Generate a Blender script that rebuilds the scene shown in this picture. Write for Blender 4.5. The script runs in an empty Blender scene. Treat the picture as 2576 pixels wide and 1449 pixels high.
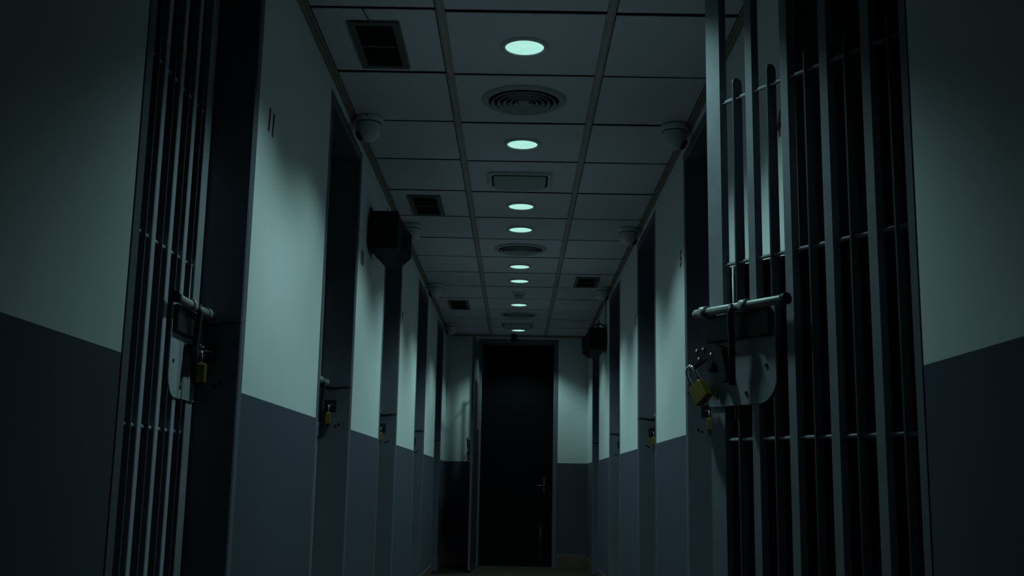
import bpy, bmesh, math, random
from mathutils import Vector, Matrix

random.seed(7)
scn = bpy.context.scene
COL = scn.collection

# ------------------------------------------------------------------ camera
CAM_Z = 0.87
PITCH, YAW, ROLL, FPX = 0.1786, -0.0059, 0.0182, 2740.5
fw = Vector((math.sin(YAW) * math.cos(PITCH), math.cos(YAW) * math.cos(PITCH), math.sin(PITCH)))
rt = Vector((math.cos(YAW), -math.sin(YAW), 0))
up = rt.cross(fw)
r2 = rt * math.cos(ROLL) + up * math.sin(ROLL)
u2 = up * math.cos(ROLL) - rt * math.sin(ROLL)
cd = bpy.data.cameras.new('camera')
cd.sensor_width = 36.0
cd.lens = 36.0 * FPX / 2576.0
cd.clip_start = 0.02
cam = bpy.data.objects.new('camera', cd)
COL.objects.link(cam)
m = Matrix((r2, u2, -fw)).transposed().to_4x4()
m.translation = Vector((0, 0, CAM_Z))
cam.matrix_world = m
scn.camera = cam

# ------------------------------------------------------------------ world, exposure, light levels
w = bpy.data.worlds.new('night')
w.use_nodes = True
w.node_tree.nodes['Background'].inputs[0].default_value = (0, 0, 0, 1)
w.node_tree.nodes['Background'].inputs[1].default_value = 0.0
scn.world = w
vs = scn.view_settings
vs.view_transform = 'Standard'
vs.look = 'None'
vs.exposure = 0.0
vs.gamma = 1.0
vs.use_curve_mapping = False
scn.cycles.diffuse_bounces = 2
scn.cycles.max_bounces = 6
LAMP_COLOR = (0.53, 1.0, 0.95)
LAMP_WATT = 31.0
LAMP_ANGLE = 118.0
LAMP_BLEND = 0.50
GLOW = (0.45, 0.87, 0.78)

# ------------------------------------------------------------------ dimensions
XL, XR = -0.772, 0.782          # wall faces
HC = 2.502                      # ceiling
YB, YE = -2.6, 11.99            # back and end walls
ZW = 1.11                       # top of the dark paint
WT = 0.25                       # wall thickness
OPEN_T = 2.445                  # top of door openings in the wall
FJ = 0.045                      # frame width
LEFT = [(2.11, 3.055), (4.215, 5.115), (6.16, 7.095), (8.32, 9.24), (10.40, 11.27)]
RIGHT = [(2.09, 3.02), (4.13, 5.04), (6.11, 7.04), (8.24, 9.18), (10.31, 11.22)]
T0, TS = 3.588, 0.6             # ceiling tile rows
RAILS = (-0.290, 0.310)

# ------------------------------------------------------------------ materials
MATS = {}
def mat(name, col, rough=0.6, metal=0.0, var=0.12, scale=8.0, bump=0.0, bscale=60.0, spec=0.4):
    if name in MATS:
        return MATS[name]
    M = bpy.data.materials.new(name)
    M.use_nodes = True
    nt = M.node_tree
    b = nt.nodes['Principled BSDF']
    b.inputs['Roughness'].default_value = rough
    b.inputs['Metallic'].default_value = metal
    b.inputs['Specular IOR Level'].default_value = spec
    tc = nt.nodes.new('ShaderNodeNewGeometry')
    n = nt.nodes.new('ShaderNodeTexNoise')
    n.inputs['Scale'].default_value = scale
    n.inputs['Detail'].default_value = 5
    nt.links.new(tc.outputs['Position'], n.inputs['Vector'])
    cr = nt.nodes.new('ShaderNodeValToRGB')
    cr.color_ramp.elements[0].position = 0.3
    cr.color_ramp.elements[1].position = 0.7
    cr.color_ramp.elements[0].color = tuple(c * (1 - var) for c in col) + (1,)
    cr.color_ramp.elements[1].color = tuple(min(1, c * (1 + var)) for c in col) + (1,)
    nt.links.new(n.outputs['Fac'], cr.inputs['Fac'])
    nt.links.new(cr.outputs['Color'], b.inputs['Base Color'])
    if bump:
        n2 = nt.nodes.new('ShaderNodeTexNoise')
        n2.inputs['Scale'].default_value = bscale
        n2.inputs['Detail'].default_value = 3
        nt.links.new(tc.outputs['Position'], n2.inputs['Vector'])
        bp = nt.nodes.new('ShaderNodeBump')
        bp.inputs['Strength'].default_value = bump
        bp.inputs['Distance'].default_value = 0.002
        nt.links.new(n2.outputs['Fac'], bp.inputs['Height'])
        nt.links.new(bp.outputs['Normal'], b.inputs['Normal'])
    MATS[name] = M
    return M

def wall_paint():
    M = bpy.data.materials.new('two_tone_wall_paint')
    M.use_nodes = True
    nt = M.node_tree
    b = nt.nodes['Principled BSDF']
    L = nt.links.new
    g = nt.nodes.new('ShaderNodeNewGeometry')
    sp = nt.nodes.new('ShaderNodeSeparateXYZ')
    L(g.outputs['Position'], sp.inputs[0])
    gt = nt.nodes.new('ShaderNodeMath'); gt.operation = 'GREATER_THAN'
    gt.inputs[1].default_value = ZW
    L(sp.outputs['Z'], gt.inputs[0])
    def noise(scale, lo, hi, detail=6, stretch=None):
        n = nt.nodes.new('ShaderNodeTexNoise'); n.inputs['Scale'].default_value = scale
        n.inputs['Detail'].default_value = detail
        if stretch:
            mp = nt.nodes.new('ShaderNodeMapping'); mp.inputs['Scale'].default_value = stretch
            L(g.outputs['Position'], mp.inputs[0]); L(mp.outputs[0], n.inputs['Vector'])
        else:
            L(g.outputs['Position'], n.inputs['Vector'])
        mr = nt.nodes.new('ShaderNodeMapRange')
        mr.inputs['From Min'].default_value = 0.3; mr.inputs['From Max'].default_value = 0.7
        mr.inputs['To Min'].default_value = lo; mr.inputs['To Max'].default_value = hi
        L(n.outputs['Fac'], mr.inputs['Value'])
        return mr.outputs[0]
    base = nt.nodes.new('ShaderNodeMix'); base.data_type = 'RGBA'
    base.inputs['A'].default_value = (0.088, 0.085, 0.125, 1)
    base.inputs['B'].default_value = (0.78, 0.77, 0.80, 1)
    L(gt.outputs[0], base.inputs['Factor'])
    # faint smudges and drips of handled paint
    m1 = nt.nodes.new('ShaderNodeMath'); m1.operation = 'MULTIPLY'
    L(noise(2.2, 0.96, 1.03), m1.inputs[0]); L(noise(5.0, 0.985, 1.01, 8, (1, 2, 0.7)), m1.inputs[1])
    n3 = nt.nodes.new('ShaderNodeTexNoise'); n3.inputs['Scale'].default_value = 6.5; n3.inputs['Detail'].default_value = 2
    L(g.outputs['Position'], n3.inputs['Vector'])
    mr = nt.nodes.new('ShaderNodeMapRange')
    mr.inputs['From Min'].default_value = 0.70; mr.inputs['From Max'].default_value = 0.80
    mr.inputs['To Min'].default_value = 1.0; mr.inputs['To Max'].default_value = 0.80
    L(n3.outputs['Fac'], mr.inputs['Value'])
    m2 = nt.nodes.new('ShaderNodeMath'); m2.operation = 'MULTIPLY'
    L(m1.outputs[0], m2.inputs[0]); L(mr.outputs[0], m2.inputs[1])
    mx = nt.nodes.new('ShaderNodeMix'); mx.data_type = 'RGBA'; mx.blend_type = 'MULTIPLY'
    mx.inputs['Factor'].default_value = 1.0
    L(base.outputs['Result'], mx.inputs['A']); L(m2.outputs[0], mx.inputs['B'])
    L(mx.outputs['Result'], b.inputs['Base Color'])
    b.inputs['Roughness'].default_value = 0.75
    b.inputs['Specular IOR Level'].default_value = 0.12
    n2 = nt.nodes.new('ShaderNodeTexNoise'); n2.inputs['Scale'].default_value = 90
    L(g.outputs['Position'], n2.inputs['Vector'])
    bp = nt.nodes.new('ShaderNodeBump'); bp.inputs['Strength'].default_value = 0.12; bp.inputs['Distance'].default_value = 0.002
    L(n2.outputs['Fac'], bp.inputs['Height']); L(bp.outputs['Normal'], b.inputs['Normal'])
    return M

M_WALL = wall_paint()
M_FLOOR = mat('brown_floor', (0.046, 0.026, 0.018), 0.55, var=0.25, scale=5)
M_BASE = mat('baseboard_tile', (0.14, 0.09, 0.07), 0.5, var=0.2, scale=20)
M_TILE = mat('ceiling_tile', (0.72, 0.66, 0.74), 0.9, var=0.03, scale=3, bump=0.2, bscale=140, spec=0.1)
M_RAIL = mat('ceiling_rail', (0.48, 0.39, 0.37), 0.6, var=0.1, spec=0.2)
M_EDGE = mat('ceiling_edge_angle', (0.30, 0.23, 0.19), 0.6, var=0.15, spec=0.2)
M_VOID = mat('dark_void', (0.012, 0.012, 0.013), 0.9, var=0.2, spec=0.0)
M_FRAME = mat('blue_grey_frame_paint', (0.130, 0.130, 0.165), 0.55, var=0.08, spec=0.3)
M_STEEL = mat('grey_gate_paint', (0.40, 0.40, 0.46), 0.5, var=0.10, scale=14, spec=0.3)
M_FLAT = mat('shaded_gate_paint', (0.13, 0.13, 0.155), 0.5, var=0.1, scale=14, spec=0.25)  # darker gate paint: shade on the flat bars' sides put into the colour
M_BLACK = mat('black_sheet', (0.010, 0.011, 0.014), 0.7, var=0.2, spec=0.15)
M_BARE = mat('worn_steel', (0.46, 0.45, 0.45), 0.42, metal=0.25, var=0.2, scale=30)
M_DARKIRON = mat('dark_iron', (0.022, 0.022, 0.025), 0.45, metal=0.2, var=0.2, scale=40)
M_BRASS = mat('brass', (0.27, 0.19, 0.04), 0.45, metal=0.5, var=0.12, scale=60)
M_CHROME = mat('shackle_steel', (0.75, 0.75, 0.75), 0.16, metal=1.0, var=0.03)
M_WHITE = mat('white_plastic', (0.66, 0.67, 0.68), 0.4, var=0.03)
M_GRILLE = mat('grey_vent_paint', (0.42, 0.42, 0.42), 0.6, var=0.05)
M_DARKVENT = mat('brown_vent_paint', (0.11, 0.10, 0.095), 0.6, var=0.1)
M_LENS = mat('frosted_lens', (0.55, 0.56, 0.56), 0.3, var=0.05, scale=40)
M_CASE = mat('black_plastic', (0.010, 0.010, 0.011), 0.6, var=0.2, spec=0.2)
M_RED = mat('dark_red_paint', (0.16, 0.020, 0.045), 0.7, var=0.15, scale=80)
M_DIM = mat('dark_handle_metal', (0.10, 0.10, 0.11), 0.35, metal=0.6, var=0.1)  # one even dark metal tone for the end door's handle
M_DOOR = mat('black_door_paint', (0.004, 0.004, 0.006), 0.7, var=0.15, spec=0.05)
M_CELL = mat('darkened_cell_wall', (0.05, 0.055, 0.065), 0.9, var=0.1, spec=0.05)  # darkness of the cells put into the wall colour to keep them black

def glow_mat():
    M = bpy.data.materials.new('lamp_glass')
    M.use_nodes = True
    nt = M.node_tree
    b = nt.nodes['Principled BSDF']
    b.inputs['Base Color'].default_value = (0.05, 0.05, 0.05, 1)
    b.inputs['Roughness'].default_value = 0.6
    b.inputs['Specular IOR Level'].default_value = 0.0
    g = nt.nodes.new('ShaderNodeTexCoord')
    n = nt.nodes.new('ShaderNodeTexNoise'); n.inputs['Scale'].default_value = 22
    nt.links.new(g.outputs['Object'], n.inputs['Vector'])
    cr = nt.nodes.new('ShaderNodeValToRGB')
    cr.color_ramp.elements[0].position = 0.25; cr.color_ramp.elements[1].position = 0.7
    cr.color_ramp.elements[0].color = tuple(c * 0.88 for c in GLOW) + (1,)
    cr.color_ramp.elements[1].color = GLOW + (1,)
    nt.links.new(n.outputs['Fac'], cr.inputs['Fac'])
    nt.links.new(cr.outputs['Color'], b.inputs['Emission Color'])
    b.inputs['Emission Strength'].default_value = 1.0
    return M
M_GLOW = glow_mat()

# ------------------------------------------------------------------ mesh helpers
def nb():
    return bmesh.new()

def box(bm, x0, x1, y0, y1, z0, z1, bev=0.0, mtx=None):
    r = bmesh.ops.create_cube(bm, size=1.0)
    vs_ = r['verts']
    S = Matrix.Diagonal((x1 - x0, y1 - y0, z1 - z0, 1))
    S.translation = ((x0 + x1) / 2, (y0 + y1) / 2, (z0 + z1) / 2)
    bmesh.ops.transform(bm, matrix=S, verts=vs_)
    if bev:
        es = list({e for v in vs_ for e in v.link_edges})
        rr = bmesh.ops.bevel(bm, geom=es, offset=bev, segments=1, affect='EDGES', profile=0.5)
        vs_ = list({v for f in rr['faces'] for v in f.verts} | {v for v in vs_ if v.is_valid})
    if mtx is not None:
        bmesh.ops.transform(bm, matrix=mtx, verts=vs_)
    return bm

def tube(bm, pts, r, n=12, cap=True):
    """Round tube through pts; r a number or one radius per point."""
    pts = [Vector(p) for p in pts]
    rs = r if isinstance(r, (list, tuple)) else [r] * len(pts)
    rings = []
    ref = None
    for i, p in enumerate(pts):
        if i == 0: d = pts[1] - p
        elif i == len(pts) - 1: d = p - pts[-2]
        else: d = (pts[i + 1] - p).normalized() + (p - pts[i - 1]).normalized()
        d.normalize()
        if ref is None:
            ref = Vector((0, 0, 1)) if abs(d.z) < 0.9 else Vector((1, 0, 0))
        a = (ref - d * ref.dot(d)).normalized()
        ref = a
        b = d.cross(a)
        rings.append([bm.verts.new(p + (a * math.cos(2 * math.pi * k / n) + b * math.sin(2 * math.pi * k / n)) * rs[i]) for k in range(n)])
    for A, B in zip(rings, rings[1:]):
        for k in range(n):
            f = bm.faces.new((A[k], A[(k + 1) % n], B[(k + 1) % n], B[k])); f.smooth = True
    if cap:
        bm.faces.new(rings[0][::-1]); bm.faces.new(rings[-1])
    return bm

def lathe(bm, prof, n=40, o=(0, 0, 0), close=False):
    """Revolve (r, z) pairs about a vertical axis through o."""
    rings = []
    for r, z in prof:
        if r < 1e-6:
            rings.append([bm.verts.new((o[0], o[1], o[2] + z))])
        else:
            rings.append([bm.verts.new((o[0] + r * math.cos(2 * math.pi * k / n), o[1] + r * math.sin(2 * math.pi * k / n), o[2] + z)) for k in range(n)])
    pairs = list(zip(rings, rings[1:]))
    if close:
        pairs.append((rings[-1], rings[0]))
    for A, B in pairs:
        for k in range(n):
            a = A[k % len(A)]; a2 = A[(k + 1) % len(A)]; b = B[k % len(B)]; b2 = B[(k + 1) % len(B)]
            vv = []
            for q in (a, a2, b2, b):
                if q not in vv: vv.append(q)
            if len(vv) > 2:
                f = bm.faces.new(vv); f.smooth = True
    return bm

def prism(bm, pts, ax, d0, d1):
    """Extrude a 2D outline along axis ax from d0 to d1 (outline coords: the other two axes in order)."""
    def P(a, b, d):
        return {'x': (d, a, b), 'y': (a, d, b), 'z': (a, b, d)}[ax]
    A = [bm.verts.new(P(a, b, d0)) for a, b in pts]
    B = [bm.verts.new(P(a, b, d1)) for a, b in pts]
    n = len(pts)
    bm.faces.new(A); bm.faces.new(B[::-1])
    for k in range(n):
        bm.faces.new((A[k], B[k], B[(k + 1) % n], A[(k + 1) % n]))
    return bm

def mesh(bm, material, name='mesh'):
    bmesh.ops.recalc_face_normals(bm, faces=bm.faces[:])
    me = bpy.data.meshes.new(name)
    bm.to_mesh(me); bm.free()
    me.materials.append(material)
    return me

def obj(name, me, parent=None, loc=None):
    o = bpy.data.objects.new(name, me)
    COL.objects.link(o)
    if parent is not None: o.parent = parent
    if loc is not None: o.location = loc
    return o

def part(name, bm, material, parent=None, loc=None):
    return obj(name, mesh(bm, material, name), parent, loc)

def tag(o, label=None, cat=None, group=None, kind=None):
    if label: o['label'] = label
    if cat: o['category'] = cat
    if group: o['group'] = group
    if kind: o['kind'] = kind
    return o

def empty(name, loc=(0, 0, 0), rz=0.0):
    o = bpy.data.objects.new(name, None)
    o.empty_display_size = 0.1
    COL.objects.link(o)
    o.location = loc
    o.rotation_euler = (0, 0, rz)
    return o

def copy_tree(o, parent=None):
    c = o.copy(); COL.objects.link(c)
    if parent is not None: c.parent = parent
    for ch in list(o.children):
        copy_tree(ch, c)
    return c

def rounded(w, h, r, n=6):
    pts = []
    for cx, cy, a0 in ((w / 2 - r, h / 2 - r, 0), (-w / 2 + r, h / 2 - r, 90), (-w / 2 + r, -h / 2 + r, 180), (w / 2 - r, -h / 2 + r, 270)):
        for k in range(n + 1):
            a = math.radians(a0 + 90 * k / n)
            pts.append((cx + r * math.cos(a), cy + r * math.sin(a)))
    return pts

# ------------------------------------------------------------------ the shell
def side_wall(name, xa, xb, opens):
    """One wall with tall notches for the doors: outline in (y, z) extruded through the thickness."""
    pts = [(YB - 0.2, -0.1), (YB - 0.2, 2.85), (YE + 0.25, 2.85), (YE + 0.25, -0.1)]
    for y0, y1 in reversed(opens):
        pts += [(y1, -0.1), (y1, OPEN_T), (y0, OPEN_T), (y0, -0.1)]
    bm = nb()
    # built from boxes sharing edges so every face is clean
    ys = [YB - 0.2] + [v for o in opens for v in o] + [YE + 0.25]
    for i in range(0, len(ys), 2):
        box(bm, xa, xb, ys[i], ys[i + 1], -0.1, OPEN_T)
    box(bm, xa, xb, YB - 0.2, YE + 0.25, OPEN_T, 2.85)
    return part(name, bm, M_WALL)

wl = side_wall('wall_left', XL - WT, XL, LEFT)
tag(wl, 'left corridor wall, pale above and dark blue below, with cell openings', 'wall', kind='structure')
wr = side_wall('wall_right', XR, XR + WT, RIGHT)
tag(wr, 'right corridor wall, pale above and dark blue below, with cell openings', 'wall', kind='structure')

ED0, ED1, EDT = -0.43, 0.455, 2.455     # end door opening (outer)
bm = nb()
box(bm, XL, ED0, YE, YE + 0.25, -0.1, EDT)
box(bm, ED1, XR, YE, YE + 0.25, -0.1, EDT)
box(bm, XL, XR, YE, YE + 0.25, EDT, 2.85)
tag(part('wall_end', bm, M_WALL), 'end wall of the corridor around the black doorway', 'wall', kind='structure')
bm = nb(); box(bm, XL, XR, YB - 0.2, YB, -0.1, 2.85)
tag(part('wall_back', bm, M_WALL), 'back wall of the corridor behind the viewer', 'wall', kind='structure')
bm = nb(); box(bm, -3.0, 3.0, YB - 0.2, YE + 1.6, -0.2, 0.0)
tag(part('floor', bm, M_FLOOR), 'dark brown corridor floor running to the end door', 'floor', kind='structure')

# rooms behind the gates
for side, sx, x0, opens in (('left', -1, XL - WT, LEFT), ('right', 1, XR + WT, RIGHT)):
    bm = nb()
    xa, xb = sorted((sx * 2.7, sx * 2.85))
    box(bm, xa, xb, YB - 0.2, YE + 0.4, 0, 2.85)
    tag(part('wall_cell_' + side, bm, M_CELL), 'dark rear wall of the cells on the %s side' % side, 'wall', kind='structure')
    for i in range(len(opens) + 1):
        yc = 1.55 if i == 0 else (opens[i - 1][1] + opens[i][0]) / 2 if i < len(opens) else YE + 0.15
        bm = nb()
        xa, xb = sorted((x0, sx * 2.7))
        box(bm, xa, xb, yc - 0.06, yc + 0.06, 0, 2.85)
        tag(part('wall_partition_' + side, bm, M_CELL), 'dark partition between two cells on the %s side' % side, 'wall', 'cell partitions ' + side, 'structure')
bm = nb(); box(bm, -3.0, 3.0, YB - 0.2, YE + 1.6, 2.85, 2.95)
tag(part('ceiling_slab', bm, M_VOID), 'dark slab above the suspended ceiling', 'ceiling', kind='structure')

# baseboards between the openings
for side, xw, sx, opens in (('left', XL, 1, LEFT), ('right', XR, -1, RIGHT)):
    ys = [YB] + [v for o in opens for v in o] + [YE]
    for i in range(0, len(ys), 2):
        bm = nb()
        xa, xb = sorted((xw, xw + sx * 0.012))
        box(bm, xa, xb, ys[i] + 0.002, ys[i + 1] - 0.002, 0.0, 0.125, 0.003)
        nearest = i // 2
        o = part('baseboard_' + side, bm, M_BASE)
        tag(o, 'brown tile baseboard along the %s wall, %s pier' % (side, ('nearest', 'second', 'third', 'fourth', 'fifth', 'farthest')[nearest]), 'baseboard', kind='structure')
for nm, x0, x1, wh in (('baseboard_end', XL + 0.012, ED0, 'left'), ('baseboard_end', ED1, XR - 0.012, 'right')):
    bm = nb(); box(bm, x0, x1, YE - 0.012, YE, 0, 0.14, 0.003)
    tag(part(nm, bm, M_BASE), 'brown baseboard on the end wall, %s of the door' % wh, 'baseboard', kind='structure')

# suspended ceiling
ceil = empty('ceiling', (0, 0, HC))
tag(ceil, 'suspended grey panel ceiling with two long rails', 'ceiling', kind='structure')
cols = [(XL + 0.028, RAILS[0] - 0.019), (RAILS[0] + 0.016, RAILS[1] - 0.016), (RAILS[1] + 0.019, XR - 0.028)]
tile_me = []
for x0, x1 in cols:
    bm = nb(); box(bm, x0, x1, 0.0125, TS - 0.0125, 0.0, 0.0030, 0.0)
    tile_me.append(mesh(bm, M_TILE, 'ceiling_tile'))
r0 = int(math.floor((YB - T0) / TS))
r1 = 14
for r in range(r0, r1):
    for c in range(3):
        jit = random.uniform(-0.0025, 0.0025)
        dy = (-0.012, 0.0, 0.006)[c] + jit
        o = obj('ceiling_tile', tile_me[c], ceil, (0, T0 + r * TS + dy, random.uniform(0, 0.0015)))
        o.rotation_euler = (random.uniform(-.0015, .0015), random.uniform(-.002, .002), 0)
bm = nb(); box(bm, XL, XR, YB, YE, 0.030, 0.05)
part('backing', bm, M_VOID, ceil)
rail_me = None
for x in RAILS:
    if rail_me is None:
        bm = nb()
        prism(bm, [(-0.015, 0.0), (-0.015, -0.003), (-0.009, -0.003), (-0.007, -0.007), (0.007, -0.007), (0.009, -0.003), (0.015, -0.003), (0.015, 0.0), (0.003, 0.0), (0.003, 0.028), (-0.003, 0.028), (-0.003, 0.0)], 'y', YB, YE)
        rail_me = mesh(bm, M_RAIL, 'rail')
    obj('rail', rail_me, ceil, (x, 0, 0))
for n, (xw, sx) in enumerate(((XL, 1), (XR, -1)), 1):
    bm = nb()
    q = [(0, 0.02), (0, -0.020), (0.004, -0.020), (0.005, -0.010), (0.010, -0.005), (0.020, -0.005), (0.025, -0.002), (0.025, 0.002), (0.006, 0.004), (0.006, 0.02)]
    prism(bm, [(xw + sx * a, HC + b) for a, b in q], 'y', YB, YE)
    tag(part('trim_%d' % n, bm, M_EDGE), 'brown edge angle where the ceiling meets the %s wall' % ('left', 'right')[n - 1], 'trim', kind='structure')
bm = nb()
prism(bm, [(YE - a, HC + b) for a, b in [(0, 0.02), (0, -0.02), (0.004, -0.02), (0.006, -0.005), (0.03, -0.004), (0.03, 0.0), (0.006, 0.002), (0.006, 0.02)]], 'x', XL + 0.03, XR - 0.03)
tag(part('trim_3', bm, M_EDGE), 'edge angle where the ceiling meets the end wall', 'trim', kind='structure')

# painted cell numbers
def number(txt, wall, side, yc, label):
    cu = bpy.data.curves.new('number', 'FONT')
    cu.body = txt
    cu.align_x = 'CENTER'
    cu.size = 0.105
    cu.extrude = 0.0006
    cu.shear = 0.12
    cu.offset = 0.0022
    t = bpy.data.objects.new('number_text', cu)
    COL.objects.link(t)
    dg = bpy.context.evaluated_depsgraph_get()
    dg.update()
    me = bpy.data.meshes.new_from_object(t.evaluated_get(dg))
    bpy.data.objects.remove(t)
    me.materials.clear()
    me.materials.append(M_RED)
    o = obj('cell_number', me, wall)
    if side < 0:    # left wall: reads towards +y
        o.matrix_world = Matrix(((0, 0, 1, XL + 0.0008), (1, 0, 0, yc), (0, 1, 0, CAM_Z + 1.052), (0, 0, 0, 1)))
    else:
        o.matrix_world = Matrix(((0, 0, -1, XR - 0.0008), (-1, 0, 0, yc), (0, 1, 0, CAM_Z + 1.052), (0, 0, 0, 1)))
    o['label'] = label
number('11', wl, -1, 3.215, 'dark red painted number 11')
number('10', wl, -1, 5.245, 'dark red painted number 10')
number('9', wl, -1, 7.185, 'small dark red painted number')
number('4', wr, 1, 3.17, 'dark red painted number 4')
number('5', wr, 1, 5.155, 'dark red painted number 5')
number('6', wr, 1, 7.155, 'small dark red painted number')

# ------------------------------------------------------------------ door frames
ORD = ('nearest', 'second', 'third', 'fourth', 'farthest')
def door_frame(n, side, y0, y1, idx):
    xw = XL if side < 0 else XR
    s = side                       # outward direction of the wall body
    bm = nb()
    a, b = sorted((xw - s * 0.002, xw + s * WT))
    a_in = y0 + FJ; b_in = y1 - FJ
    box(bm, a, b, y0, a_in, 0, OPEN_T, 0.004)
    box(bm, a, b, b_in, y1, 0, OPEN_T, 0.004)
    box(bm, a, b, a_in - 0.002, b_in + 0.002, OPEN_T - FJ, OPEN_T, 0.004)
    d = part('door_%d' % n, bm, M_FRAME)
    tag(d, 'blue-grey steel door frame, %s on the %s wall' % (ORD[idx], 'left' if side < 0 else 'right'), 'door frame', kind='structure')
    # staple for the padlock, cable to the edge, two screw holes on the far jamb
    bm = nb()
    xs = xw + s * 0.093
    pts = [(xs + 0.018 * math.cos(math.radians(t)) * 1.0, b_in - 0.004 - 0.034 * max(0.0, math.sin(math.radians(t))), CAM_Z + 0.345) for t in range(0, 181, 15)]
    tube(bm, pts, 0.0042, 8)
    box(bm, xs - 0.030, xs + 0.030, b_in - 0.004, b_in + 0.001, CAM_Z + 0.318, CAM_Z + 0.372, 0.001)
    part('staple', bm, M_DARKIRON, d)
    bm = nb()
    q = []
    for k in range(13):
        t = k / 12
        q.append((xw + s * (0.118 * (1 - t) - 0.002 * t), b_in - 0.004, CAM_Z + 0.436 - 0.010 * math.sin(math.pi * min(1, t * 1.3)) * (1 - t) - 0.004 * t))
    tube(bm, q, [0.0052 - 0.0030 * (k / 12) for k in range(13)], 8)
    part('lock_cable', bm, M_CASE, d)
    for dx, dz in ((0.064, 0.252), (0.048, 0.260)):
        bm = nb()
        tube(bm, [(xw + s * dx, b_in - 0.0012, CAM_Z + dz), (xw + s * dx, b_in + 0.004, CAM_Z + dz)], 0.006, 10)
        part('screw_hole', bm, M_VOID, d)
    return d
k = 1
for i, (y0, y1) in enumerate(LEFT):
    door_frame(k, -1, y0, y1, i); k += 1
for i, (y0, y1) in enumerate(RIGHT):
    door_frame(k, 1, y0, y1, i); k += 1

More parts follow.
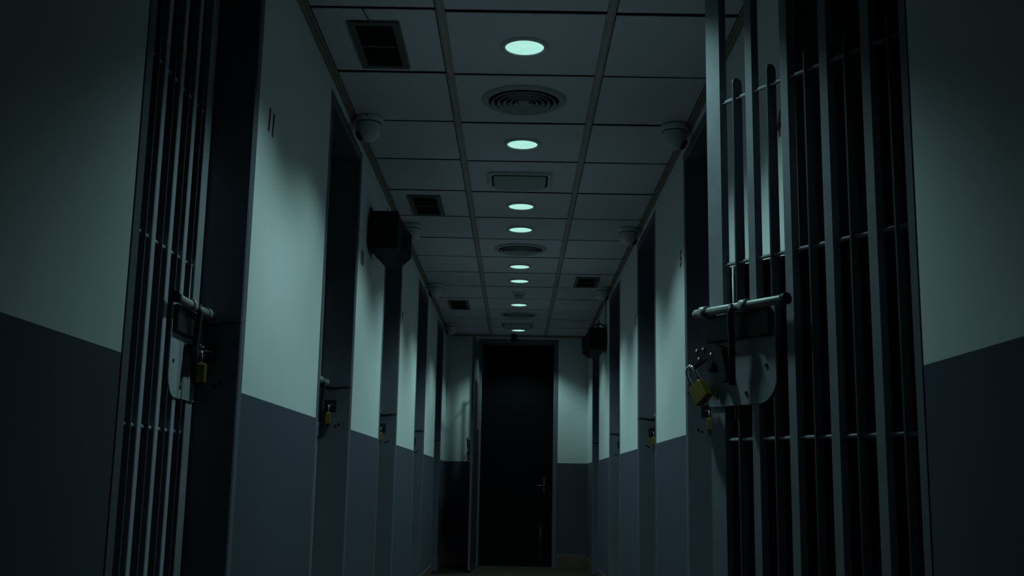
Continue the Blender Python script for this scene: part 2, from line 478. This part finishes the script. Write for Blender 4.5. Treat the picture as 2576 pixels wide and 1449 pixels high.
# ------------------------------------------------------------------ barred gates
GW = 0.79                       # gate width
GZ0, GZ1 = 0.02, 2.37
def build_gate(name, sg):
    """Hinge axis at the origin, +x towards the lock edge, front face at y=0 looking to sg*(+y)."""
    root = empty(name)
    def Y(d):                   # depth behind the front face
        return -sg * d
    def bx(bm, a0, a1, d0, d1, z0, z1, bev=0.0015):
        y = sorted((Y(d0), Y(d1)))
        return box(bm, GW - a1, GW - a0, y[0], y[1], z0, z1, bev)   # a is measured from the lock edge
    bm = nb(); bx(bm, 0, 0.0556, 0, 0.025, GZ0, GZ1, 0.002); part('lock_stile', bm, M_STEEL, root)
    bm = nb(); bx(bm, GW - 0.035, GW, 0, 0.025, GZ0, GZ1, 0.002); part('hinge_stile', bm, M_STEEL, root)
    bm = nb(); bx(bm, 0, 0.0275, 0, 0.025, GZ0 + 0.04, GZ1 - 0.04, 0.002); bar = mesh(bm, M_STEEL, 'bar')
    for a in (0.147, 0.269, 0.395, 0.520, 0.643):
        obj('bar', bar, root, (-a, 0, 0))
    for nm, z0, z1 in (('bottom_rail', GZ0, GZ0 + 0.045), ('top_rail', GZ1 - 0.045, GZ1)):
        bm = nb(); bx(bm, 0.0556, GW - 0.035, 0.0, 0.025, z0, z1, 0.002); part(nm, bm, M_STEEL, root)
    # thin flat bars set edge-on, with rounded tops that end free
    zt = CAM_Z + 1.078
    bm = nb()
    out = [(Y(-0.002), GZ0 + 0.04), (Y(0.030), GZ0 + 0.04)]
    for t in range(0, 181, 15):
        out.append((Y(0.014) + Y(1) * 0.016 * math.cos(math.radians(t)), zt - 0.016 + 0.016 * math.sin(math.radians(t))))
    prism(bm, out, 'x', GW - 0.0022, GW + 0.0022)
    blade = mesh(bm, M_FLAT, 'flat_bar')
    for a in (0.104, 0.226, 0.350, 0.473, 0.597, 0.713):
        obj('flat_bar', blade, root, (-a, 0, 0))
    for z in (0.122, 0.577, 1.022, -0.335):
        bm = nb()
        tube(bm, [(0.02, Y(0.0125), CAM_Z + z), (GW - 0.03, Y(0.0125), CAM_Z + z)], 0.0052, 10)
        part('cross_rod', bm, M_STEEL, root)
    bm = nb(); bx(bm, 0.03, GW - 0.02, 0.0265, 0.029, GZ0 + 0.04, CAM_Z + 0.573, 0)
    part('backing_sheet', bm, M_BLACK, root)
    bm = nb(); tube(bm, [(GW - 0.088, Y(0.004), CAM_Z + 0.172), (GW - 0.088, Y(0.004), CAM_Z + 0.567)], 0.0034, 10)
    part('steel_rod', bm, M_BARE, root)
    # lock plate: square at the stile, round lower inner corner
    bm = nb()
    a1, zb, zt2, r = 0.236, CAM_Z + 0.207, CAM_Z + 0.452, 0.062
    out = [(GW, zt2), (GW, zb)]
    for t in range(0, 91, 10):
        a = math.radians(270 - t)
        out.append((GW - a1 + r + r * math.cos(a), zb + r + r * math.sin(a)))
    out += [(GW - a1, zt2)]
    y = sorted((Y(0.0), Y(-0.004)))
    prism(bm, out, 'y', y[0], y[1])
    pl = part('lock_plate', bm, M_STEEL, root)
    pl['label'] = 'grey steel plate with one rounded lower corner'
    for a, z in ((0.030, 0.238), (0.135, 0.236), (0.205, 0.300), (0.205, 0.420)):
        bm = nb(); tube(bm, [(GW - a, Y(-0.003), CAM_Z + z), (GW - a, Y(-0.0062), CAM_Z + z)], 0.005, 8); part('rivet', bm, M_DARKIRON, pl)
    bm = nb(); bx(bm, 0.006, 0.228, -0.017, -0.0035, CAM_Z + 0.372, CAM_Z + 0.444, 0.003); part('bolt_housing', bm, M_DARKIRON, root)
    # sliding bolt with guide collars and a hanging handle
    zb = CAM_Z + 0.452
    yb = Y(-0.026)
    bm = nb()
    tube(bm, [(GW + 0.030, yb, zb), (GW + 0.022, yb, zb), (GW - 0.285, yb, zb), (GW - 0.292, yb, zb)], [0.007, 0.0115, 0.0115, 0.0075], 16)
    bolt = part('slide_bolt', bm, M_BARE, root)
    for a in (0.012, 0.158):
        bm = nb()
        tube(bm, [(GW - a - 0.012, yb, zb), (GW - a + 0.012, yb, zb)], 0.0165, 16)
        y = sorted((Y(-0.002), Y(-0.024)))
        box(bm, GW - a - 0.010, GW - a + 0.010, y[0], y[1], zb - 0.014, zb + 0.010, 0.002)
        part('guide_collar', bm, M_BARE, root)
    bm = nb()
    tube(bm, [(GW - 0.120, Y(-0.034), zb + 0.006), (GW - 0.119, Y(-0.040), zb - 0.015), (GW - 0.116, Y(-0.036), zb - 0.05), (GW - 0.115, Y(-0.032), zb - 0.110), (GW - 0.115, Y(-0.032), zb - 0.196)], 0.0085, 12)
    part('handle', bm, M_DARKIRON, bolt)
    bm = nb(); tube(bm, [(GW - 0.285, yb, zb), (GW - 0.300, yb, zb)], 0.0145, 16)
    part('end_cap', bm, M_DARKIRON, bolt)
    # hasp folding over the lock edge
    bm = nb()
    zc = CAM_Z + 0.345
    out = [(GW - 0.088, zc - 0.075), (GW - 0.070, zc - 0.080), (GW - 0.056, zc - 0.034), (GW - 0.040, zc - 0.022), (GW - 0.028, zc - 0.050), (GW - 0.016, zc - 0.046), (GW - 0.016, zc - 0.016), (GW + 0.008, zc - 0.020), (GW + 0.040, zc - 0.032), (GW + 0.056, zc - 0.038), (GW + 0.058, zc - 0.022), (GW + 0.040, zc + 0.016), (GW + 0.012, zc + 0.022), (GW + 0.004, zc + 0.010), (GW - 0.012, zc + 0.020), (GW - 0.046, zc + 0.020), (GW - 0.070, zc + 0.006), (GW - 0.080, zc - 0.030)]
    y = sorted((Y(-0.006), Y(-0.026)))
    prism(bm, out, 'y', y[0], y[1])
    hs = part('hasp', bm, M_DARKIRON, root)
    for a, z in ((-0.018, 0.010), (0.006, 0.012), (-0.010, -0.012), (0.035, -0.004)):
        bm = nb(); tube(bm, [(GW - a, Y(-0.025), zc + z), (GW - a, Y(-0.030), zc + z)], [0.0045, 0.003], 10); part('rivet', bm, M_CHROME, hs)
    # hinges
    for z in (0.30, 1.15, 2.05):
        bm = nb(); tube(bm, [(-0.006, Y(0.012), z - 0.05), (-0.006, Y(0.012), z + 0.05)], 0.009, 10); part('hinge', bm, M_DARKIRON, root)
    return root

XG = 0.118     # recess of the closed gates behind the wall face
gate_r = build_gate('cell_gate', 1)
gate_l = build_gate('cell_gate', -1)
used = {1: False, -1: False}
def place_gate(sg, loc, rz, label, closed=True):
    src = gate_r if sg == 1 else gate_l
    g = src if not used[sg] else copy_tree(src)
    used[sg] = True
    g.location = loc
    g.rotation_euler = (0, 0, rz)
    for ch in g.children:       # a shut hasp sits back over its staple
        if ch.name.startswith('hasp'):
            ch.location.x = -0.047 if closed else 0.0
    tag(g, label, 'gate', 'barred cell gates')
    return g
LG = ('closed barred cell gate with bolt, nearest on the left, before number 11',
      'closed barred cell gate in the left opening just before number 10',
      'closed barred cell gate in the third left opening, behind the wall speaker',
      'closed barred cell gate in the fourth left opening',
      'closed barred cell gate in the farthest left opening, next to the end wall')
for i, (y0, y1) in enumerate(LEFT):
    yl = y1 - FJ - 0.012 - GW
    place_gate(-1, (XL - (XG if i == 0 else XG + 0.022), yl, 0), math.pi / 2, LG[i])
# the open gate: swung into the corridor about its near edge
PH = 0.993
fx, fy = 0.5171 - 0.0234 * math.cos(PH), 2.8235 + 0.0234 * math.sin(PH)
hx, hy = fx + GW * math.cos(PH), fy - GW * math.sin(PH)
OPEN_RZ = math.pi - PH
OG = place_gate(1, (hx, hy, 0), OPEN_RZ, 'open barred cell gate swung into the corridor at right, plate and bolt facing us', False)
RG = (None, 'closed barred cell gate in the right opening just before number 5',
      'closed barred cell gate in the third right opening, past number 5',
      'closed barred cell gate in the fourth right opening',
      'closed barred cell gate in the farthest right opening, below the right speaker')
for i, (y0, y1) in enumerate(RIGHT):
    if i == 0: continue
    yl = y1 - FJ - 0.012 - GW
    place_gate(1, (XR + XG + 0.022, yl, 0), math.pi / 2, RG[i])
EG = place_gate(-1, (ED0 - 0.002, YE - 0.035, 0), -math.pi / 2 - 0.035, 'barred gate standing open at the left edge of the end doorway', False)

for ch in EG.children:          # this one is painted like the door frames
    if ch.name.split('.')[0] in ('lock_stile', 'hinge_stile', 'bar', 'top_rail', 'bottom_rail', 'lock_plate'):
        ch.material_slots[0].link = 'OBJECT'
        ch.material_slots[0].material = M_FRAME

# ------------------------------------------------------------------ padlocks
def build_padlock():
    root = empty('padlock')
    bm = nb()
    prism(bm, rounded(0.048, 0.054, 0.006, 3), 'y', -0.0125, 0.0125)
    bmesh.ops.bevel(bm, geom=[e for e in bm.edges if abs(e.verts[0].co.y - e.verts[1].co.y) < 1e-6], offset=0.002, segments=1, affect='EDGES')
    body = part('body', bm, M_BRASS, root)
    bm = nb()
    pts = [(-0.016, 0, 0.018)] + [(-0.016 * math.cos(math.radians(t)), 0, 0.046 + 0.016 * math.sin(math.radians(t))) for t in range(0, 181, 12)] + [(0.016, 0, 0.018)]
    tube(bm, pts, 0.0042, 10)
    part('shackle', bm, M_CHROME, root)
    bm = nb(); tube(bm, [(0.006, 0, -0.026), (0.006, 0, -0.0285)], 0.006, 12)
    part('keyhole', bm, M_DARKIRON, body)
    return root
pad = build_padlock()
first = True
def padlock(loc, rot, label):
    global first
    p = pad if first else copy_tree(pad)
    first = False
    p.location = loc
    p.rotation_euler = rot
    tag(p, label, 'padlock', 'brass padlocks')
    return p
PL = ('brass padlock hanging on the nearest left door jamb',
      'brass padlock on the left jamb just before number 10',
      'brass padlock on the third left jamb, below the wall speaker',
      'small padlock on the fourth left jamb',
      'tiny padlock on the farthest left jamb')
PR = (None, 'brass padlock on the right jamb just before number 5, below the tilted padlock',
      'brass padlock on the third right jamb, past number 5',
      'small padlock on the fourth right jamb',
      'tiny padlock on the farthest right jamb')
ZP = CAM_Z + 0.343 - 0.058
for i, (y0, y1) in enumerate(LEFT):
    padlock((XL - 0.093, y1 - FJ - 0.033, ZP), (0, 0, math.pi / 2 + 0.16), PL[i])
for i, (y0, y1) in enumerate(RIGHT):
    if i == 0: continue
    padlock((XR + 0.093, y1 - FJ - 0.033, ZP), (0, 0, math.pi / 2 - 0.16), PR[i])
# tilted one on the open gate
cu, su = math.cos(OPEN_RZ), math.sin(OPEN_RZ)
def gate_pt(a, front, z):
    lx = GW - a
    return (hx + lx * cu - front * su, hy + lx * su + front * cu, z)
pq = padlock(gate_pt(0.000, 0.034, CAM_Z + 0.243), (0, 0, 0), 'brass padlock hanging tilted from the hasp of the open gate')
pq.rotation_euler = (Matrix.Rotation(OPEN_RZ + math.pi, 4, 'Z') @ Matrix.Rotation(math.radians(-34), 4, 'Y')).to_euler()
for ch in pq.children:          # its shackle is drawn open to full length
    if ch.name.startswith('shackle'):
        ch.scale = (1, 1, 1.34)
padlock((ED0 - 0.045, YE - 0.75, CAM_Z + 0.27), (0, 0.1, 1.4), 'small padlock on the open gate at the end of the corridor')

# ------------------------------------------------------------------ end door
bm = nb()
box(bm, ED0, ED0 + FJ, YE - 0.006, YE + 0.23, 0, EDT, 0.004)
box(bm, ED1 - FJ, ED1, YE - 0.006, YE + 0.23, 0, EDT, 0.004)
box(bm, ED0 + FJ - .002, ED1 - FJ + .002, YE - 0.006, YE + 0.23, EDT - FJ, EDT, 0.004)
ed = tag(part('door_11', bm, M_FRAME), 'steel frame of the dark doorway at the end', 'door frame', kind='structure')
leaf = empty('end_door', (0, YE + 0.185, 0))
tag(leaf, 'black door closing the end of the corridor, lever handle at right', 'door')
bm = nb(); box(bm, ED0 + FJ + 0.004, ED1 - FJ - 0.004, 0, 0.04, 0.008, EDT - FJ - 0.004, 0.003)
part('leaf', bm, M_DOOR, leaf)
hd = nb()
box(hd, 0.308, 0.334, -0.008, 0.0, CAM_Z - 0.08, CAM_Z + 0.07, 0.003)
part('handle_plate', hd, M_DIM, leaf)
hd = nb()
tube(hd, [(0.321, -0.006, CAM_Z - 0.005), (0.321, -0.045, CAM_Z - 0.005), (0.312, -0.052, CAM_Z - 0.005), (0.220, -0.052, CAM_Z - 0.008)], 0.008, 10)
part('lever', hd, M_DIM, leaf)
hd = nb()
tube(hd, [(0.288, -0.012, 0.04), (0.288, -0.012, 0.42)], 0.007, 10)
box(hd, 0.274, 0.302, -0.006, 0.0, 0.06, 0.40, 0.002)
part('floor_bolt', hd, M_DARKIRON, leaf)

# ------------------------------------------------------------------ ceiling fittings
def downlight(idx, label):
    y = T0 + TS * idx
    root = empty('downlight', (0.008, y, HC))
    bm = nb()
    lathe(bm, [(0.072, -0.002), (0.075, -0.008), (0.083, -0.008), (0.090, -0.003), (0.090, 0.001), (0.072, 0.001)], 48, close=True)
    part('trim_ring', bm, M_WHITE, root)
    bm = nb()
    lathe(bm, [(0.0, -0.0035), (0.073, -0.0035), (0.073, -0.001), (0.0, -0.001)], 48)
    part('lamp_disc', bm, M_GLOW, root)
    ld = bpy.data.lights.new('lamp', 'SPOT')
    ld.energy = LAMP_WATT
    ld.color = LAMP_COLOR
    ld.spot_size = math.radians(LAMP_ANGLE)
    ld.spot_blend = LAMP_BLEND
    ld.shadow_soft_size = 0.05
    lo = bpy.data.objects.new('lamp', ld)
    COL.objects.link(lo)
    lo.parent = root
    lo.location = (0, 0, -0.012)
    tag(root, label, 'ceiling light', 'round ceiling downlights')
    return root
NUM = ('first', 'second', 'third', 'fourth', 'fifth', 'sixth', 'seventh', 'eighth')
downlight(-1.0, 'round glowing downlight overhead, just above the picture')
for n, idx in enumerate((0.51, 2.5, 4.5, 5.5, 7.53, 8.52, 10.5, 13.3)):
    extra = {0: ', the largest, beside the near vent', 7: ', the smallest, by the end door'}.get(n, '')
    downlight(idx, 'round glowing ceiling downlight, %s from the camera%s' % (NUM[n], extra))

def diffuser(idx, label):
    root = empty('air_diffuser', (0.010, T0 + TS * idx, HC))
    bm = nb()
    lathe(bm, [(0.150, -0.003), (0.155, -0.012), (0.172, -0.010), (0.182, -0.002), (0.182, 0.001), (0.150, 0.001)], 56, close=True)
    part('flange', bm, M_GRILLE, root)
    bm = nb(); lathe(bm, [(0.0, -0.0015), (0.152, -0.0015), (0.152, 0.0005), (0, 0.0005)], 40)
    part('duct_opening', bm, M_VOID, root)
    for r in (0.138, 0.112, 0.087, 0.062, 0.038):
        bm = nb()
        lathe(bm, [(r - 0.013, -0.004), (r, -0.020), (r + 0.0025, -0.020), (r - 0.009, -0.003)], 44, close=True)
        part('cone_ring', bm, M_GRILLE, root)
    bm = nb(); lathe(bm, [(0, -0.026), (0.008, -0.025), (0.022, -0.014), (0.024, -0.004), (0.0, -0.002)], 30)
    part('centre_cone', bm, M_GRILLE, root)
    tag(root, label, 'air vent', 'round air diffusers')
diffuser(1.48, 'large round ringed air diffuser nearest the camera, in the centre panels')
diffuser(6.5, 'round ringed air diffuser midway along the ceiling')
diffuser(11.5, 'dark round air diffuser near the end of the ceiling')

def vent(x0, x1, y0, y1, label, wire=False):
    root = empty('ceiling_vent', ((x0 + x1) / 2, (y0 + y1) / 2, HC))
    a, b = (x1 - x0) / 2, (y1 - y0) / 2
    f = 0.026
    bm = nb()
    box(bm, -a, a, -b, -b + f, -0.010, 0.001, 0.002); box(bm, -a, a, b - f, b, -0.010, 0.001, 0.002)
    box(bm, -a, -a + f, -b + f - .002, b - f + .002, -0.010, 0.001, 0.002); box(bm, a - f, a, -b + f - .002, b - f + .002, -0.010, 0.001, 0.002)
    part('frame', bm, M_DARKVENT, root)
    bm = nb(); box(bm, -a + f - .003, a - f + .003, -b + f - .003, b - f + .003, -0.0015, 0.001)
    part('opening', bm, M_VOID, root)
    bm = nb(); box(bm, -a + f, a - f, -0.005, 0.005, -0.009, -0.001, 0.001)
    part('divider', bm, M_DARKVENT, root)
    n = 9
    bm = nb(); box(bm, -0.001, 0.001, -b + f, b - f, -0.0075, -0.001)
    sl = mesh(bm, M_CASE, 'slat')
    for k in range(n):
        obj('slat', sl, root, (-a + f + (2 * a - 2 * f) * (k + 1) / (n + 1), 0, 0))
    if wire:
        bm = nb(); tube(bm, [(-0.010, -b + 0.004, -0.002), (-0.014, -b - 0.03, -0.0025), (-0.022, -b - 0.10, -0.001)], 0.0015, 6)
        part('wire', bm, M_CASE, root)
    tag(root, label, 'air vent', 'rectangular ceiling vents')
vent(-0.635, -0.447, 3.68, 4.12, 'rectangular dark ceiling vent nearest the camera, at top left', True)
vent(-0.650, -0.460, 6.075, 6.525, 'rectangular dark ceiling vent beside the left speaker')
vent(-0.640, -0.452, 9.70, 10.20, 'rectangular dark ceiling vent, farthest on the left')
vent(0.458, 0.650, 8.495, 8.92, 'rectangular dark ceiling vent on the right side of the ceiling')

def emergency(idx, label):
    root = empty('emergency_light', (-0.002, T0 + TS * idx, HC))
    bm = nb(); prism(bm, rounded(0.330, 0.270, 0.03), 'z', -0.014, 0.001); part('housing', bm, M_WHITE, root)
    bm = nb(); prism(bm, rounded(0.302, 0.232, 0.028), 'z', -0.0165, -0.012); part('gasket', bm, M_CASE, root)
    bm = nb()
    A = rounded(0.285, 0.215, 0.025); B = rounded(0.255, 0.180, 0.02)
    va = [bm.verts.new((x, y, -0.013)) for x, y in A]; vb = [bm.verts.new((x, y, -0.040)) for x, y in B]
    for k in range(len(A)):
        bm.faces.new((va[k], va[(k + 1) % len(A)], vb[(k + 1) % len(A)], vb[k]))
    bm.faces.new(va); bm.faces.new(vb[::-1])
    ln = part('lens', bm, M_LENS, root)
    bm = nb(); box(bm, -0.115, 0.115, -0.004, 0.004, -0.043, -0.039, 0.001); rib = mesh(bm, M_LENS, 'rib')
    for k in range(4):
        obj('rib', rib, ln, (0, -0.06 + 0.04 * k, 0))
    tag(root, label, 'emergency light', 'unlit emergency lights')
emergency(3.53, 'unlit rectangular white emergency light between the second and third downlights')
emergency(12.6, 'unlit rectangular emergency light by the last downlight')

root = empty('smoke_detector', (0.004, T0 + TS * 9.5, HC))
bm = nb(); lathe(bm, [(0, 0.001), (0.058, 0.001), (0.060, -0.010), (0.052, -0.016), (0, -0.016)], 36); part('base', bm, M_WHITE, root)
bm = nb(); lathe(bm, [(0.0, -0.015), (0.040, -0.015), (0.044, -0.032), (0.034, -0.046), (0.018, -0.052), (0, -0.053)], 36); part('sensor_head', bm, M_GRILLE, root)
tag(root, 'small smoke detector on the ceiling between two downlights', 'smoke detector')

def dome(name='dome_camera', scale=1.0, body=None):
    root = empty(name)
    bm = nb(); lathe(bm, [(0, 0.001), (0.064, 0.001), (0.067, -0.006), (0.064, -0.024), (0.056, -0.027), (0, -0.027)], 40); part('base', bm, M_WHITE, root)
    bm = nb(); lathe(bm, [(0.056, -0.026), (0.0575, -0.029), (0.0575, -0.030), (0.053, -0.0305)], 40); part('seam_ring', bm, M_CASE, root)
    bm = nb()
    prof = [(0.054, -0.029), (0.055, -0.050)]
    for t in range(10, 91, 10):
        prof.append((0.055 * math.cos(math.radians(t)), -0.062 - 0.052 * math.sin(math.radians(t))))
    lathe(bm, prof, 40); ball = part('turret', bm, M_WHITE, root)
    bm = nb()
    d = Vector((-0.80, -0.25, -0.55)).normalized()
    c = Vector((0, 0, -0.062))
    tube(bm, [c + d * 0.045, c + d * 0.0575], [0.024, 0.022], 20); part('lens_window', bm, M_CASE, ball)
    bm = nb(); tube(bm, [(0.0, -0.058, -0.010), (0.0, -0.069, -0.010)], 0.0035, 8); part('screw', bm, M_CASE, root)
    return root
dm = dome()
fd = True
for x, y, rz, lab in ((-0.692, 4.74, 0, 'white dome camera in the left ceiling corner nearest the camera'),
                      (-0.690, 6.81, 0, 'white dome camera right behind the left wall speaker'),
                      (-0.690, 8.93, 0, 'white dome camera, third along the left ceiling edge'),
                      (-0.690, 11.2, 0, 'white dome camera, farthest along the left ceiling edge'),
                      (0.704, 4.79, math.radians(145), 'white dome camera in the right ceiling corner nearest the camera, by the open gate'),
                      (0.700, 6.82, math.radians(145), 'white dome camera, second along the right ceiling edge'),
                      (0.698, 8.95, math.radians(145), 'white dome camera beside the right ceiling vent')):
    c = dm if fd else copy_tree(dm)
    fd = False
    c.location = (x, y, HC - 0.0005)
    c.rotation_euler = (0, 0, rz)
    tag(c, lab, 'camera', 'ceiling dome cameras')

root = empty('ceiling_bell', (-0.038, YE - 0.09, HC))
bm = nb(); lathe(bm, [(0, 0.001), (0.03, 0.001), (0.03, -0.02), (0.012, -0.022), (0.012, -0.03), (0, -0.03)], 24); part('mount', bm, M_CASE, root)
bm = nb(); lathe(bm, [(0, -0.028), (0.022, -0.030), (0.036, -0.045), (0.038, -0.062), (0.026, -0.078), (0.0, -0.084)], 28); part('head', bm, M_CASE, root)
tag(root, 'small dark fitting on the ceiling right above the end door', 'sensor')

# ------------------------------------------------------------------ wall speakers
def speaker(s, y, dz, label):
    """s=-1: left wall. Small flat back near us, larger chamfered front aiming away and down."""
    xw = XL if s < 0 else XR
    root = empty('wall_speaker', (xw, y, 0))
    z0 = CAM_Z + dz
    def oct_(x0, x1, za, zb, c, yy, tilt=0.0):
        q = [(x0 + c, za), (x1 - c, za), (x1, za + c), (x1, zb - c), (x1 - c, zb), (x0 + c, zb), (x0, zb - c), (x0, za + c)]
        return [(-s * a, yy + tilt * (b - za), b) for a, b in q]
    rings = [oct_(0.010, 0.158, z0 + 1.165, z0 + 1.358, 0.008, 0.0), oct_(0.006, 0.165, z0 + 1.145, z0 + 1.352, 0.028, 0.10),
             oct_(0.022, 0.205, z0 + 1.112, z0 + 1.340, 0.052, 0.235, 0.10), oct_(0.026, 0.201, z0 + 1.116, z0 + 1.336, 0.052, 0.245, 0.10)]
    bm = nb()
    V = [[bm.verts.new(p) for p in r] for r in rings]
    for A, B in zip(V, V[1:]):
        for k in range(8):
            bm.faces.new((A[k], A[(k + 1) % 8], B[(k + 1) % 8], B[k]))
    bm.faces.new(V[0]); bm.faces.new(V[-1][::-1])
    part('cabinet', bm, M_CASE, root)
    zc = z0 + 1.35
    if s > 0:
        bm = nb()
        tube(bm, [(-s * 0.003, 0.12, zc + 0.03), (-s * 0.05, 0.12, zc + 0.058), (-s * 0.10, 0.12, zc + 0.050), (-s * 0.130, 0.12, zc + 0.015), (-s * 0.132, 0.12, zc - 0.02)], 0.006, 8)
        part('bracket', bm, M_CASE, root)
    bm = nb()
    box(bm, min(0, -s * 0.006), max(0, -s * 0.006), 0.085, 0.155, zc - 0.08, zc + 0.05, 0.001)
    part('wall_plate', bm, M_CASE, root)
    bm = nb()
    box(bm, min(-s * 0.203, -s * 0.211), max(-s * 0.203, -s * 0.211), 0.150, 0.200, z0 + 1.205, z0 + 1.275, 0.003)
    part('side_clamp', bm, M_DARKIRON, root)
    if s > 0:
        bm = nb()
        tube(bm, [(-s * 0.03, 0.02, z0 + 1.352), (-s * 0.022, 0.01, z0 + 1.40), (-s * 0.012, 0.03, z0 + 1.46), (-s * 0.006, 0.05, HC - 0.022)], 0.003, 6)
        part('cable', bm, M_CASE, root)
    tag(root, label, 'loudspeaker', 'wall speakers')
speaker(-1, 5.38, 0.0, 'black box loudspeaker mounted high on the left wall beside number 10')
speaker(1, 9.42, 0.005, 'black box loudspeaker mounted high on the right wall near the end')
